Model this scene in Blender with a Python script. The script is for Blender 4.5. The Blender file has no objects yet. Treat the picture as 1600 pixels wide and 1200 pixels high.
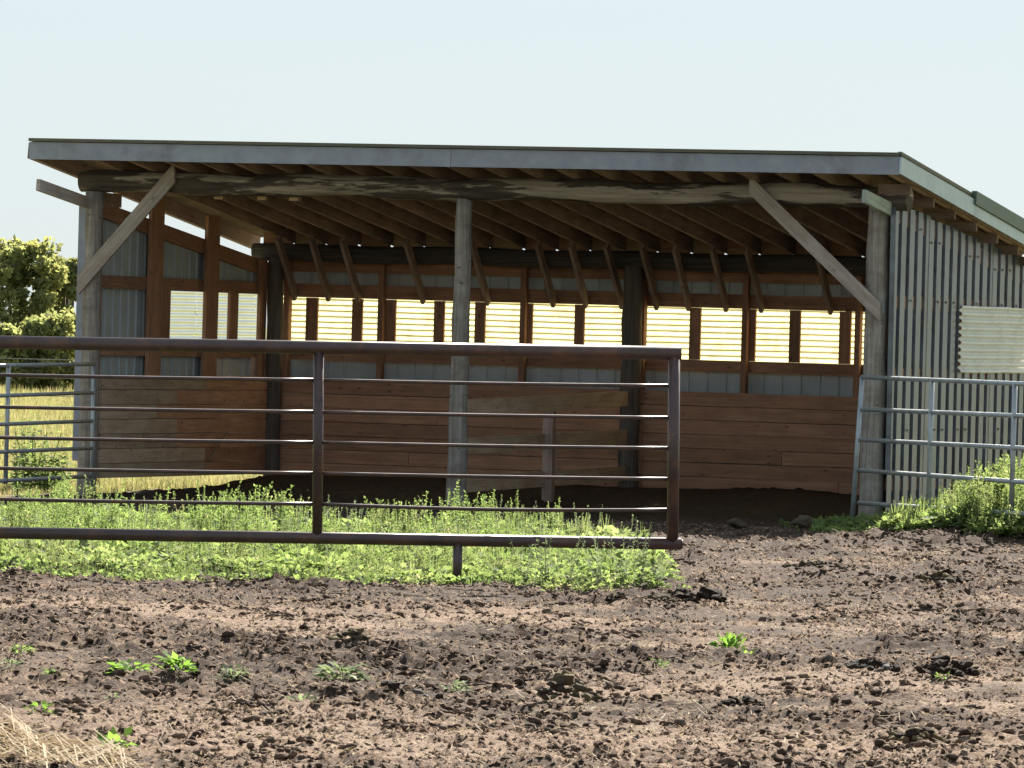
import bpy, math, random
import numpy as np
from mathutils import Vector, Matrix, Euler
R = math.radians
random.seed(7); rng = np.random.default_rng(11)
S = bpy.context.scene
COL = S.collection

# ---------------------------------------------------------------- camera
EYE = 1.7
cam = bpy.data.cameras.new('camera'); cam.sensor_width = 36; cam.lens = 225
cam.clip_start = 0.5; cam.clip_end = 6000
cam_o = bpy.data.objects.new('camera', cam); COL.objects.link(cam_o)
ROLL, PITCH = R(1.6), math.atan(80/10000)
# looking along +Y, pitched slightly down, rolled so that the picture leans clockwise
cam_o.matrix_world = (Matrix.Translation((0, 0, EYE)) @ Matrix.Rotation(R(90) - PITCH, 4, 'X') @ Matrix.Rotation(ROLL, 4, 'Z'))
S.camera = cam_o

# ---------------------------------------------------------------- sky and sun
SUN_EL, SUN_AZ = R(35), R(16)
W = bpy.data.worlds.new('World'); S.world = W; W.use_nodes = True
nt = W.node_tree; bg = nt.nodes['Background']
sky = nt.nodes.new('ShaderNodeTexSky'); sky.sky_type = 'NISHITA'; sky.sun_disc = False
sky.sun_elevation = SUN_EL; sky.sun_rotation = SUN_AZ
sky.air_density = 1.0; sky.dust_density = 0.6; sky.ozone_density = 2.0
# thin summer haze evens out the sky: compress its range over the whole dome
gam = nt.nodes.new('ShaderNodeGamma'); gam.inputs[1].default_value = 0.16
tint = nt.nodes.new('ShaderNodeMix'); tint.data_type = 'RGBA'; tint.blend_type = 'MULTIPLY'; tint.inputs[0].default_value = 1
tint.inputs[7].default_value = (0.875, 0.99, 1.06, 1)
nt.links.new(sky.outputs[0], gam.inputs[0]); nt.links.new(gam.outputs[0], tint.inputs[6])
nt.links.new(tint.outputs[2], bg.inputs[0]); bg.inputs[1].default_value = 0.118
sl = bpy.data.lights.new('sun', 'SUN'); sl.energy = 3.5; sl.angle = R(0.5); sl.color = (1, 0.94, 0.84)
so = bpy.data.objects.new('sun', sl); COL.objects.link(so)
sd = Vector((math.sin(SUN_AZ)*math.cos(SUN_EL), math.cos(SUN_AZ)*math.cos(SUN_EL), math.sin(SUN_EL)))
so.rotation_euler = (-sd).to_track_quat('-Z', 'Y').to_euler(); so.location = (8, 60, 30)
vs = S.view_settings; vs.view_transform = 'Standard'; vs.look = 'None'; vs.gamma = 1
vs.use_curve_mapping = False; vs.exposure = 2.33

# ---------------------------------------------------------------- node helpers
def new_mat(name):
    m = bpy.data.materials.new(name); m.use_nodes = True
    n = m.node_tree.nodes; n.clear()
    out = n.new('ShaderNodeOutputMaterial')
    return m, m.node_tree, out
def N(t, typ, **kw):
    n = t.nodes.new(typ)
    for k, v in kw.items():
        if k.startswith('i_'): n.inputs[int(k[2:])].default_value = v
        else: setattr(n, k, v)
    return n
def ramp(t, stops):
    r = t.nodes.new('ShaderNodeValToRGB'); e = r.color_ramp.elements
    while len(e) < len(stops): e.new(0.5)
    for el, (p, c) in zip(e, stops):
        el.position = p; el.color = (*c, 1) if len(c) == 3 else c
    return r
def mixc(t, fac, a, b, mode='MIX'):
    m = t.nodes.new('ShaderNodeMix'); m.data_type = 'RGBA'; m.blend_type = mode
    for sock, val in ((0, fac), (6, a), (7, b)):
        if hasattr(val, 'links') or hasattr(val, 'is_linked'): t.links.new(val, m.inputs[sock])
        else: m.inputs[sock].default_value = val if sock == 0 else (*val, 1)
    return m.outputs[2]
def math_n(t, op, a, b=None):
    m = t.nodes.new('ShaderNodeMath'); m.operation = op
    for i, v in enumerate((a, b)):
        if v is None: continue
        if hasattr(v, 'is_linked'): t.links.new(v, m.inputs[i])
        else: m.inputs[i].default_value = v
    return m.outputs[0]
def obj_coords(t, scale, jitter=True):
    tc = N(t, 'ShaderNodeTexCoord'); mp = N(t, 'ShaderNodeMapping'); mp.inputs[3].default_value = scale
    if jitter:
        oi = N(t, 'ShaderNodeObjectInfo')
        mul = N(t, 'ShaderNodeVectorMath', operation='SCALE'); mul.inputs[0].default_value = (91, 37, 53)
        t.links.new(oi.outputs['Random'], mul.inputs[3])
        t.links.new(mul.outputs[0], mp.inputs[1])
    t.links.new(tc.outputs['Object'], mp.inputs[0])
    return mp.outputs[0]
def noise(t, vec, scale, detail=4, rough=0.6):
    n = N(t, 'ShaderNodeTexNoise'); n.inputs['Scale'].default_value = scale
    n.inputs['Detail'].default_value = detail; n.inputs['Roughness'].default_value = rough
    if vec is not None: t.links.new(vec, n.inputs['Vector'])
    return n.outputs[0]
def finish(t, out, colour, rough=0.8, metallic=0.0, bump=None, strength=0.3, dist=0.01, spec=0.5):
    b = N(t, 'ShaderNodeBsdfPrincipled')
    if hasattr(colour, 'is_linked'): t.links.new(colour, b.inputs['Base Color'])
    else: b.inputs['Base Color'].default_value = (*colour, 1)
    if hasattr(rough, 'is_linked'): t.links.new(rough, b.inputs['Roughness'])
    else: b.inputs['Roughness'].default_value = rough
    b.inputs['Metallic'].default_value = metallic
    b.inputs['Specular IOR Level'].default_value = spec
    if bump is not None:
        bn = N(t, 'ShaderNodeBump'); bn.inputs['Strength'].default_value = strength
        bn.inputs['Distance'].default_value = dist
        t.links.new(bump, bn.inputs['Height']); t.links.new(bn.outputs[0], b.inputs['Normal'])
    t.links.new(b.outputs[0], out.inputs[0])
    return b

def wood(name, dark, light, stain=None, stain_amt=0.5, var=0.35, knots=True, axis=0):
    m, t, out = new_mat(name)
    sc = [42, 42, 42]; sc[axis] = 1.6
    grain = noise(t, obj_coords(t, sc), 1.0, 5, 0.65)
    r = ramp(t, [(0.28, dark), (0.72, light)]); t.links.new(grain, r.inputs[0])
    c = r.outputs[0]
    if stain:
        sc2 = [3.2, 7, 7]
        s = noise(t, obj_coords(t, sc2), 1.0, 5, 0.7)
        rr = ramp(t, [(0.42, (0, 0, 0)), (0.68, (stain_amt,)*3)]); t.links.new(s, rr.inputs[0])
        c = mixc(t, rr.outputs[0], c, stain)
    if knots:
        v = N(t, 'ShaderNodeTexVoronoi'); v.inputs['Scale'].default_value = 1.0
        sk = [5, 11, 11]
        t.links.new(obj_coords(t, sk), v.inputs['Vector'])
        kr = ramp(t, [(0.06, (0.75,)*3), (0.16, (0, 0, 0))]); t.links.new(v.outputs['Distance'], kr.inputs[0])
        c = mixc(t, kr.outputs[0], c, tuple(x*0.35 for x in dark))
    oi = N(t, 'ShaderNodeObjectInfo')
    val = math_n(t, 'MULTIPLY_ADD', oi.outputs['Random'], var)
    t.nodes[-1].inputs[2].default_value = 1 - var/2
    h = N(t, 'ShaderNodeHueSaturation'); t.links.new(val, h.inputs['Value']); t.links.new(c, h.inputs['Color'])
    finish(t, out, h.outputs[0], 0.85, bump=grain, strength=0.5, dist=0.004, spec=0.25)
    return m

M = {}
M['plank'] = wood('planed_red_plank', (0.43, 0.21, 0.125), (0.66, 0.37, 0.235), (0.27, 0.14, 0.095), 0.5)
M['plank_pale'] = wood('pale_lit_plank', (0.46, 0.32, 0.22), (0.67, 0.52, 0.38), (0.34, 0.2, 0.13), 0.6)  # left wall: opening's light put into the colour; divider: plain pale wood
M['stud'] = wood('red_brown_stud', (0.28, 0.14, 0.085), (0.5, 0.27, 0.17), (0.16, 0.085, 0.06), 0.5)
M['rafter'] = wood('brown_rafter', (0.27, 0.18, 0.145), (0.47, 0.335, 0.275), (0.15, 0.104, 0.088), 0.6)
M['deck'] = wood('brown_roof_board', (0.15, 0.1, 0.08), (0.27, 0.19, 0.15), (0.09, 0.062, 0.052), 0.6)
M['brace'] = wood('weathered_grey_brace', (0.25, 0.21, 0.185), (0.47, 0.41, 0.365), (0.2, 0.12, 0.085), 0.5)
M['block'] = wood('fresh_wood_block', (0.3, 0.19, 0.11), (0.5, 0.34, 0.2))
M['greenwood'] = wood('pale_green_grey_board', (0.3, 0.34, 0.3), (0.48, 0.52, 0.46), (0.2, 0.22, 0.2), 0.4)
M['post'] = wood('weathered_log', (0.15, 0.128, 0.11), (0.43, 0.385, 0.34), (0.12, 0.092, 0.075), 0.6, 0.2, True, 2)
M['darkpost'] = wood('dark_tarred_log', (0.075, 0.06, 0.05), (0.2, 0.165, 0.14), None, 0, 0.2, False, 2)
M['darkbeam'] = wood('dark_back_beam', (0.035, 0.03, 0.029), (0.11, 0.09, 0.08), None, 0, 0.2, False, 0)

# front log beam: dark bark with peeled grey patches
m, t, out = new_mat('half_peeled_log'); M['barkbeam'] = m
g = noise(t, obj_coords(t, (1.4, 26, 26)), 1, 5, 0.65)
peel = noise(t, obj_coords(t, (0.75, 6, 6)), 1, 6, 0.62)
bare = ramp(t, [(0.3, (0.2, 0.16, 0.125)), (0.7, (0.47, 0.4, 0.33))]); t.links.new(g, bare.inputs[0])
bark = ramp(t, [(0.3, (0.034, 0.028, 0.025)), (0.7, (0.12, 0.094, 0.076))]); t.links.new(g, bark.inputs[0])
pr = ramp(t, [(0.49, (0, 0, 0)), (0.525, (1, 1, 1))]); t.links.new(peel, pr.inputs[0])
finish(t, out, mixc(t, pr.outputs[0], bark.outputs[0], bare.outputs[0]), 0.9, bump=g, strength=0.7, dist=0.01, spec=0.2)

def metal(name, c1, c2, rough=0.45, metallic=0.8, rust=None, rust_amt=0.4, rs=3.0):
    m, t, out = new_mat(name)
    v = obj_coords(t, (1, 1, 1), True)
    n1 = noise(t, v, 6, 6, 0.65); r = ramp(t, [(0.3, c1), (0.7, c2)]); t.links.new(n1, r.inputs[0]); c = r.outputs[0]
    if rust:
        n2 = noise(t, v, rs, 8, 0.7); rr = ramp(t, [(0.52, (0, 0, 0)), (0.66, (rust_amt,)*3)]); t.links.new(n2, rr.inputs[0])
        c = mixc(t, rr.outputs[0], c, rust)
    rg = math_n(t, 'MULTIPLY_ADD', n1, 0.3); t.nodes[-1].inputs[2].default_value = rough - 0.15
    finish(t, out, c, rg, metallic, bump=n1, strength=0.12, dist=0.01)
    return m
M['galv'] = metal('galvanised_sheet', (0.09, 0.1, 0.12), (0.175, 0.19, 0.217), 0.36, 0.75, (0.08, 0.078, 0.078), 0.7, 2.0)
M['fascia'] = metal('blue_grey_fascia', (0.2, 0.215, 0.265), (0.29, 0.305, 0.355), 0.5, 0.0, (0.12, 0.115, 0.13), 0.6, 1.6)
M['rake'] = metal('pale_blue_rake_metal', (0.27, 0.335, 0.355), (0.42, 0.49, 0.51), 0.4, 0.5, (0.24, 0.28, 0.3), 0.6)
M['green'] = metal('green_roof_metal', (0.045, 0.08, 0.055), (0.085, 0.13, 0.095), 0.5, 0.0)
M['cap'] = metal('dark_roof_edge', (0.075, 0.07, 0.05), (0.13, 0.12, 0.085), 0.6, 0.1)
M['clad'] = metal('grey_painted_cladding', (0.36, 0.4, 0.425), (0.48, 0.52, 0.545), 0.6, 0.0, (0.2, 0.2, 0.2), 0.4)
M['pipe'] = metal('rusty_maroon_pipe', (0.046, 0.028, 0.027), (0.09, 0.053, 0.049), 0.42, 0.1, (0.15, 0.068, 0.04), 0.75, 7)
M['silver'] = metal('galvanised_pipe', (0.29, 0.315, 0.33), (0.43, 0.46, 0.475), 0.5, 0.4, (0.2, 0.21, 0.21), 0.5, 9)
M['wire'] = metal('grey_wire', (0.2, 0.2, 0.2), (0.3, 0.3, 0.3), 0.5, 0.6)

def translucent_sheet(name, c, dirt, amt, fwd=0.2, refl=0.15):
    m, t, out = new_mat(name)
    v = obj_coords(t, (1, 1, 1)); n1 = noise(t, v, 4.5, 7, 0.72)
    r = ramp(t, [(0.48, (0, 0, 0)), (0.72, (amt,)*3)]); t.links.new(n1, r.inputs[0])
    col = mixc(t, r.outputs[0], c, dirt)
    tr = N(t, 'ShaderNodeBsdfTranslucent'); t.links.new(col, tr.inputs[0])
    b = N(t, 'ShaderNodeBsdfPrincipled'); t.links.new(col, b.inputs['Base Color']); b.inputs['Roughness'].default_value = 0.35
    rf = N(t, 'ShaderNodeBsdfRefraction'); rf.inputs['IOR'].default_value = 1.03; rf.inputs['Roughness'].default_value = 0.35; t.links.new(col, rf.inputs[0])
    m0 = N(t, 'ShaderNodeMixShader'); m0.inputs[0].default_value = fwd
    t.links.new(tr.outputs[0], m0.inputs[1]); t.links.new(rf.outputs[0], m0.inputs[2])
    mx = N(t, 'ShaderNodeMixShader'); mx.inputs[0].default_value = refl
    t.links.new(m0.outputs[0], mx.inputs[1]); t.links.new(b.outputs[0], mx.inputs[2]); t.links.new(mx.outputs[0], out.inputs[0])
    b.inputs['Roughness'].default_value = 0.2
    return m
M['yellow'] = translucent_sheet('yellowed_fibreglass', (0.5, 0.46, 0.26), (0.3, 0.2, 0.07), 0.7, 0.06)
M['white_outer'] = translucent_sheet('weathered_white_fibreglass', (0.82, 0.84, 0.8), (0.45, 0.45, 0.38), 0.6, 0.0, 0.75)
M['white'] = translucent_sheet('whitish_fibreglass', (0.93, 0.94, 0.87), (0.7, 0.7, 0.6), 0.4, 0.88, 0.05)

def leaf(name, dark, light, trans, tamt=0.45, dry=None, dryfrac=0.0):
    m, t, out = new_mat(name)
    ge = N(t, 'ShaderNodeNewGeometry'); rnd = ge.outputs['Random Per Island']
    tc0 = N(t, 'ShaderNodeTexCoord'); pn = noise(t, tc0.outputs['Object'], 2.2, 3, 0.6)
    pr_ = ramp(t, [(0.36, (0, 0, 0)), (0.64, (1, 1, 1))]); t.links.new(pn, pr_.inputs[0])
    rnd = math_n(t, 'ADD', math_n(t, 'MULTIPLY', rnd, 0.5), math_n(t, 'MULTIPLY', pr_.outputs[0], 0.5))
    r = ramp(t, [(0.0, dark), (1.0, light)]); t.links.new(rnd, r.inputs[0]); c = r.outputs[0]
    rt = ramp(t, [(0.0, tuple(x*0.5 for x in trans)), (1.0, tuple(min(x*1.35, .8) for x in trans))]); t.links.new(rnd, rt.inputs[0]); ct = rt.outputs[0]
    if dry:
        tc = N(t, 'ShaderNodeTexCoord'); n1 = noise(t, tc.outputs['Object'], 0.9, 4, 0.6)
        mul = math_n(t, 'MULTIPLY', rnd, 1.7); f = math_n(t, 'FRACT', math_n(t, 'MULTIPLY', mul, 13.0))
        s = math_n(t, 'ADD', math_n(t, 'MULTIPLY', n1, 0.9), math_n(t, 'MULTIPLY', f, 0.6))
        g = math_n(t, 'GREATER_THAN', s, 1.05 - dryfrac)
        c = mixc(t, g, c, dry); ct = mixc(t, g, ct, tuple(x*1.2 for x in dry))
    d = N(t, 'ShaderNodeBsdfDiffuse'); t.links.new(c, d.inputs[0])
    tr = N(t, 'ShaderNodeBsdfTranslucent'); t.links.new(ct, tr.inputs[0])
    gl = N(t, 'ShaderNodeBsdfGlossy'); gl.inputs['Roughness'].default_value = 0.6
    mx = N(t, 'ShaderNodeMixShader'); mx.inputs[0].default_value = tamt
    t.links.new(d.outputs[0], mx.inputs[1]); t.links.new(tr.outputs[0], mx.inputs[2])
    m2 = N(t, 'ShaderNodeMixShader'); m2.inputs[0].default_value = 0.02
    t.links.new(mx.outputs[0], m2.inputs[1]); t.links.new(gl.outputs[0], m2.inputs[2])
    t.links.new(m2.outputs[0], out.inputs[0])
    return m
M['weed'] = leaf('fresh_weed_leaf', (0.045, 0.09, 0.028), (0.15, 0.2, 0.065), (0.27, 0.37, 0.1), 0.52, (0.36, 0.33, 0.16), 0.07)
M['greyweed'] = leaf('grey_green_weed_leaf', (0.12, 0.15, 0.085), (0.2, 0.24, 0.14), (0.26, 0.32, 0.15), 0.45)
M['bright'] = leaf('bright_seedling_leaf', (0.08, 0.16, 0.03), (0.13, 0.22, 0.05), (0.26, 0.44, 0.07), 0.5)
M['tree'] = leaf('shrub_leaf', (0.085, 0.115, 0.06), (0.2, 0.22, 0.1), (0.4, 0.44, 0.16), 0.55, (0.3, 0.25, 0.06), 0.12)
M['meadow'] = leaf('meadow_grass_blade', (0.12, 0.15, 0.045), (0.22, 0.22, 0.085), (0.3, 0.31, 0.1), 0.5, (0.4, 0.32, 0.17), 0.2)
M['straw'] = leaf('dry_straw', (0.28, 0.21, 0.13), (0.48, 0.38, 0.25), (0.4, 0.31, 0.19), 0.3)

# dirt
def dirt(name, attr):
    m, t, out = new_mat(name)
    tc = N(t, 'ShaderNodeTexCoord'); v = tc.outputs['Object']
    n1 = noise(t, v, 34, 8, 0.78); n2 = noise(t, v, 2.2, 5, 0.65); n3 = noise(t, v, 75, 3, 0.7)
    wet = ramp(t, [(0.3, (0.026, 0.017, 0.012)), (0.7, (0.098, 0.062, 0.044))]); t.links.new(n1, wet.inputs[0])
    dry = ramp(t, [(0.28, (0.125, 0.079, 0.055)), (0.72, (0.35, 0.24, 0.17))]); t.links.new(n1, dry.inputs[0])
    if attr:
        a = N(t, 'ShaderNodeAttribute', attribute_name='dry')
        f = math_n(t, 'ADD', a.outputs['Fac'], math_n(t, 'MULTIPLY', math_n(t, 'SUBTRACT', n1, 0.5), 0.9))
        fr = ramp(t, [(0.3, (0, 0, 0)), (0.7, (1, 1, 1))]); t.links.new(f, fr.inputs[0]); f = fr.outputs[0]
    else:
        oi = N(t, 'ShaderNodeNewGeometry'); f = oi.outputs['Random Per Island']
    c = mixc(t, f, wet.outputs[0], dry.outputs[0])
    ch = ramp(t, [(0.56, (0, 0, 0)), (0.64, (0.7,)*3)]); t.links.new(n3, ch.inputs[0])
    c = mixc(t, math_n(t, 'MULTIPLY', ch.outputs[0], f), c, (0.56, 0.43, 0.29))
    if attr:
        g = N(t, 'ShaderNodeAttribute', attribute_name='turf')
        gc = ramp(t, [(0.35, (0.11, 0.1, 0.045)), (0.65, (0.24, 0.21, 0.1))]); t.links.new(n2, gc.inputs[0])
        c = mixc(t, g.outputs['Fac'], c, gc.outputs[0])
    finish(t, out, c, 0.95, bump=n1, strength=1.0, dist=0.03, spec=0.15)
    return m
M['yard'] = dirt('trampled_dirt', True); M['clod'] = dirt('dirt_clod', False)
M['dirtclod'] = dirt('dark_dirt_clod', False)
def dung(name, a, b):
    m, t, out = new_mat(name); v = obj_coords(t, (1, 1, 1)); n = noise(t, v, 9, 6, 0.7)
    r = ramp(t, [(0.3, a), (0.7, b)]); t.links.new(n, r.inputs[0]); finish(t, out, r.outputs[0], 0.95, bump=n, strength=1, dist=0.3, spec=0.15); return m
M['dung_dark'] = dung('dark_manure', (0.05, 0.035, 0.026), (0.17, 0.12, 0.085))
M['dung_mid'] = dung('dry_grey_brown_manure', (0.14, 0.105, 0.07), (0.33, 0.26, 0.18))
M['dung_pale'] = dung('dry_yellow_manure', (0.26, 0.19, 0.095), (0.52, 0.41, 0.24))
M['stone'] = dung('pale_stone', (0.35, 0.32, 0.3), (0.6, 0.56, 0.52))
m, t, out = new_mat('pasture'); M['pasture'] = m
tc = N(t, 'ShaderNodeTexCoord'); n1 = noise(t, tc.outputs['Object'], 0.35, 8, 0.7)
r = ramp(t, [(0.35, (0.1, 0.12, 0.04)), (0.52, (0.19, 0.19, 0.075)), (0.68, (0.3, 0.24, 0.12))]); t.links.new(n1, r.inputs[0])
finish(t, out, r.outputs[0], 0.95, bump=n1, strength=0.6, dist=0.1, spec=0.1)

# ---------------------------------------------------------------- mesh helpers
def mesh_obj(name, verts, faces, mat, parent=None, smooth=False):
    me = bpy.data.meshes.new(name)
    if isinstance(verts, np.ndarray) and isinstance(faces, np.ndarray):
        k = faces.shape[1]
        me.vertices.add(len(verts)); me.vertices.foreach_set('co', verts.astype(np.float32).ravel())
        me.loops.add(faces.size); me.loops.foreach_set('vertex_index', faces.astype(np.int32).ravel())
        me.polygons.add(len(faces)); me.polygons.foreach_set('loop_start', np.arange(0, faces.size, k, dtype=np.int32))
        me.polygons.foreach_set('loop_total', np.full(len(faces), k, dtype=np.int32))
        me.update(calc_edges=True)
    else:
        me.from_pydata([tuple(map(float, v)) for v in verts], [], [tuple(map(int, f)) for f in faces]); me.update()
    if smooth: me.polygons.foreach_set('use_smooth', np.ones(len(me.polygons), dtype=bool))
    me.materials.append(mat)
    o = bpy.data.objects.new(name, me); COL.objects.link(o)
    if parent: o.parent = parent
    return o
def tag(o, label=None, cat=None, group=None, kind=None):
    for k, v in (('label', label), ('category', cat), ('group', group), ('kind', kind)):
        if v: o[k] = v
    return o
def empty(name, loc=(0, 0, 0), rz=0):
    o = bpy.data.objects.new(name, None); COL.objects.link(o); o.location = loc; o.rotation_euler = (0, 0, rz); o.empty_display_size = 0.2
    return o
BOXF = [(0, 3, 2, 1), (4, 5, 6, 7), (0, 1, 5, 4), (1, 2, 6, 5), (2, 3, 7, 6), (3, 0, 4, 7)]
def board(name, p0, p1, width, thick, side, mat, parent, jitter=0.0, cut0=0.0, cut1=0.0):
    """board running p0->p1 (centre line); 'side' is the direction of its width; local X is its length"""
    p0, p1 = Vector(p0), Vector(p1)
    x = (p1 - p0); L = x.length; x.normalize()
    y = Vector(side); y = (y - x*y.dot(x)).normalized(); z = x.cross(y)
    n = max(1, int(L/0.7)); V = []; F = []
    for i in range(n+1):
        s = i/n
        w = width*(1 + random.uniform(-jitter, jitter)); off = random.uniform(-jitter, jitter)*width*0.4
        for (a, b) in ((-1, -1), (1, -1), (1, 1), (-1, 1)):
            sx = s*L + (cut0*(1-s) + cut1*s)*a*width/2*(1 if i in (0, n) else 0)
            V.append((sx - L/2, a*w/2 + off, b*thick/2))
    for i in range(n):
        o = 4*i
        for k in range(4): F.append((o+k, o+(k+1) % 4, o+4+(k+1) % 4, o+4+k))
    F.append((3, 2, 1, 0)); e = 4*n; F.append((e, e+1, e+2, e+3))
    ob = mesh_obj(name, V, [tuple(reversed(f)) for f in F], mat, parent)
    mt = Matrix((x, y, z)).transposed().to_4x4(); mt.translation = (p0+p1)/2
    ob.matrix_local = mt
    return ob
def tube_data(pts, rad, seg=12, cap=True, rough=0.0, seed=0):
    rg = np.random.default_rng(seed); V = []; F = []
    pts = [Vector(p) for p in pts]
    for i, p in enumerate(pts):
        d = (pts[min(i+1, len(pts)-1)] - pts[max(i-1, 0)]).normalized()
        a = d.cross(Vector((0, 0, 1)) if abs(d.z) < 0.9 else Vector((1, 0, 0))).normalized(); b = d.cross(a)
        r = rad[i] if hasattr(rad, '__len__') else rad
        for k in range(seg):
            th = 2*math.pi*k/seg; rr = r*(1 + rough*rg.normal())
            V.append(p + (a*math.cos(th) + b*math.sin(th))*rr)
    for i in range(len(pts)-1):
        for k in range(seg):
            F.append((i*seg+k, i*seg+(k+1) % seg, (i+1)*seg+(k+1) % seg, (i+1)*seg+k))
    if cap:
        F.append(tuple(reversed(range(seg)))); F.append(tuple(range((len(pts)-1)*seg, len(pts)*seg)))
    return V, F
def tube(name, pts, rad, mat, parent=None, seg=12, rough=0.0, seed=0, smooth=True):
    V, F = tube_data(pts, rad, seg, True, rough, seed)
    c = sum((Vector(p) for p in pts), Vector())/len(pts)
    o = mesh_obj(name, [v - c for v in V], F, mat, parent, smooth); o.location = c
    if smooth:
        for p in o.data.polygons:
            if len(p.vertices) > 4: p.use_smooth = False
    return o

# value noise for terrain
def vnoise(x, y, scale, seed):
    rg = np.random.default_rng(seed); T = rg.random((256, 256))
    X = x/scale + 1000; Y = y/scale + 1000
    xi = np.floor(X).astype(int); yi = np.floor(Y).astype(int); fx = X - xi; fy = Y - yi
    fx = fx*fx*(3-2*fx); fy = fy*fy*(3-2*fy); a = xi % 256; b = yi % 256; a1 = (a+1) % 256; b1 = (b+1) % 256
    return (T[a, b]*(1-fx) + T[a1, b]*fx)*(1-fy) + (T[a, b1]*(1-fx) + T[a1, b1]*fx)*fy
def sstep(x, a, b):
    t = np.clip((x-a)/(b-a), 0, 1); return t*t*(3-2*t)

TH = R(21); OX, OY = -4.0715, 61.6966          # shed corner: left front post
CU, SU = math.cos(TH), math.sin(TH); WID, DEP = 8.0, 4.5
def to_uv(x, y): dx, dy = x-OX, y-OY; return dx*CU - dy*SU, dx*SU + dy*CU
def from_uv(u, v): return OX + u*CU + v*SU, OY - u*SU + v*CU

def smooth_band(x, y):
    """compacted pale tracks crossing the yard"""
    c1 = np.exp(-((y - 37.6 - 0.25*np.sin(x*1.3) - 0.12*x)/1.5)**2)*sstep(vnoise(x, y, 1.4, 5), 0.2, 0.5)
    c2 = np.exp(-((y - 31.0 - 0.15*x)/1.6)**2)*sstep(x, -0.6, 0.8)*0.9
    c3 = np.exp(-((y - 26.6 - 0.1*x)/1.4)**2)*0.8
    return np.clip(c1 + c2 + c3, 0, 1)
def base_height(x, y):
    u, v = to_uv(x, y)
    h = (vnoise(x, y, 2.6, 1)-0.5)*0.06 + (vnoise(x, y, 0.9, 2)-0.5)*0.05
    h = h*sstep(np.abs(y-58), 0, 3) + 0*x
    h = h + 0.2*sstep(v, 1.2, 4.2)*sstep(u, -0.1, 0.5)*sstep(-u, -8.6, -7.8)             # manure bank inside the shed
    h = h + 0.46*np.exp(-(((x-5.3)/1.15)**2 + ((y-56.6)/1.6)**2)) + 0.1*np.exp(-(((x-4.1)/0.7)**2 + ((y-55.2)/1.0)**2))  # overgrown mound
    h = h + 0.27*np.exp(-(((x+2.55)/0.66)**2 + ((y-23.9)/1.0)**2))                      # straw heap
    return h
def fine_height(x, y):
    u, v = to_uv(x, y)
    sm = smooth_band(x, y); outside = sstep(-u, 0.05, 0.3)*sstep(y, 57, 60)
    a = vnoise(x, y, 0.19, 21); b = vnoise(x, y, 0.085, 22); c = vnoise(x, y, 0.045, 23)
    d = 0.5*np.abs(vnoise(x, y, 0.33, 24)-0.5)*2
    rough = 0.3 + 0.95*sstep(0.65*vnoise(x, y*0.6, 0.8, 25) + 0.35*vnoise(x, y*0.8, 0.27, 29), 0.38, 0.62)
    e = (1-np.abs(2*vnoise(x, y, 0.13, 26)-1))**3; e2 = (1-np.abs(2*vnoise(x, y, 0.06, 27)-1))**2
    g3 = vnoise(x, y, 0.028, 28)
    f = (sstep(a, 0.35, 0.9)*0.022*(0.4+0.9*c) + sstep(b, 0.4, 0.95)*0.016*(0.5+g3) + (c-0.5)*0.022 + (g3-0.5)*0.012 + e*0.016*(0.3+b) + e2*0.008)*rough
    f = f*(1 - 0.55*sm)*(1 - 0.7*outside)*(1 - 0.6*sstep(v, 2.0, 3.5))
    return f, sm
def ground_z(x, y):
    x = np.asarray(x, float); y = np.asarray(y, float)
    return base_height(x, y) + fine_height(x, y)[0]

# ---------------------------------------------------------------- ground
def axis(parts):
    out = []
    for a, b, s in parts: out.append(np.arange(a, b, s))
    return np.concatenate(out)
xs = axis([(-8.0, -3.0, 0.07), (-3.0, 3.4, 0.025), (3.4, 9.0, 0.07)]); ys = axis([(21.5, 23.5, 0.06), (23.5, 36, 0.029), (36, 45, 0.046), (45, 55, 0.09), (55, 68.05, 0.1)])
X, Y = np.meshgrid(xs, ys, indexing='ij')
f, sm = fine_height(X, Y); Z = base_height(X, Y) + f
edge = np.minimum(np.minimum(X-xs[0], xs[-1]-X), np.minimum(Y-ys[0], ys[-1]-Y)); Z -= 0.12*(1-sstep(edge, 0, 0.6))
nx, ny = X.shape; idx = np.arange(nx*ny).reshape(nx, ny)
q = np.stack([idx[:-1, :-1], idx[1:, :-1], idx[1:, 1:], idx[:-1, 1:]], -1).reshape(-1, 4)
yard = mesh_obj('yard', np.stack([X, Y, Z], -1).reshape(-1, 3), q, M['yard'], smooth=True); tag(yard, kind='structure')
u_, v_ = to_uv(X, Y)
dryness = 0.23 + 0.45*sm + 0.55*(vnoise(X, Y, 1.1, 31)-0.5) + 0.4*(vnoise(X, Y*0.7, 0.3, 32)-0.5) - 5.0*np.clip(f-0.03, 0, 0.06) + 0.24*sstep(-Y, -32, -25)  # tracks are paler, raised clods get a darker tone
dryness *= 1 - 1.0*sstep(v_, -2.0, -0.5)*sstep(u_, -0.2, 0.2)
turf = np.clip(sstep(-u_, 0.05, 0.5)*sstep(Y, 58.5, 60.5) + sstep(v_, 4.6, 4.9) + sstep(u_, 8.2, 8.8)*sstep(Y, 58, 61), 0, 1)
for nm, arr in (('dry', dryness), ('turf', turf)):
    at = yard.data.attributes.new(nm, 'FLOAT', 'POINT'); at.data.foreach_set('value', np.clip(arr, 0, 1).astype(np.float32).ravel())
g = mesh_obj('ground', [(-2500, -400, -0.1), (2500, -400, -0.1), (2500, 4500, -0.1), (-2500, 4500, -0.1)], [(0, 1, 2, 3)], M['pasture']); tag(g, kind='structure')

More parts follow.
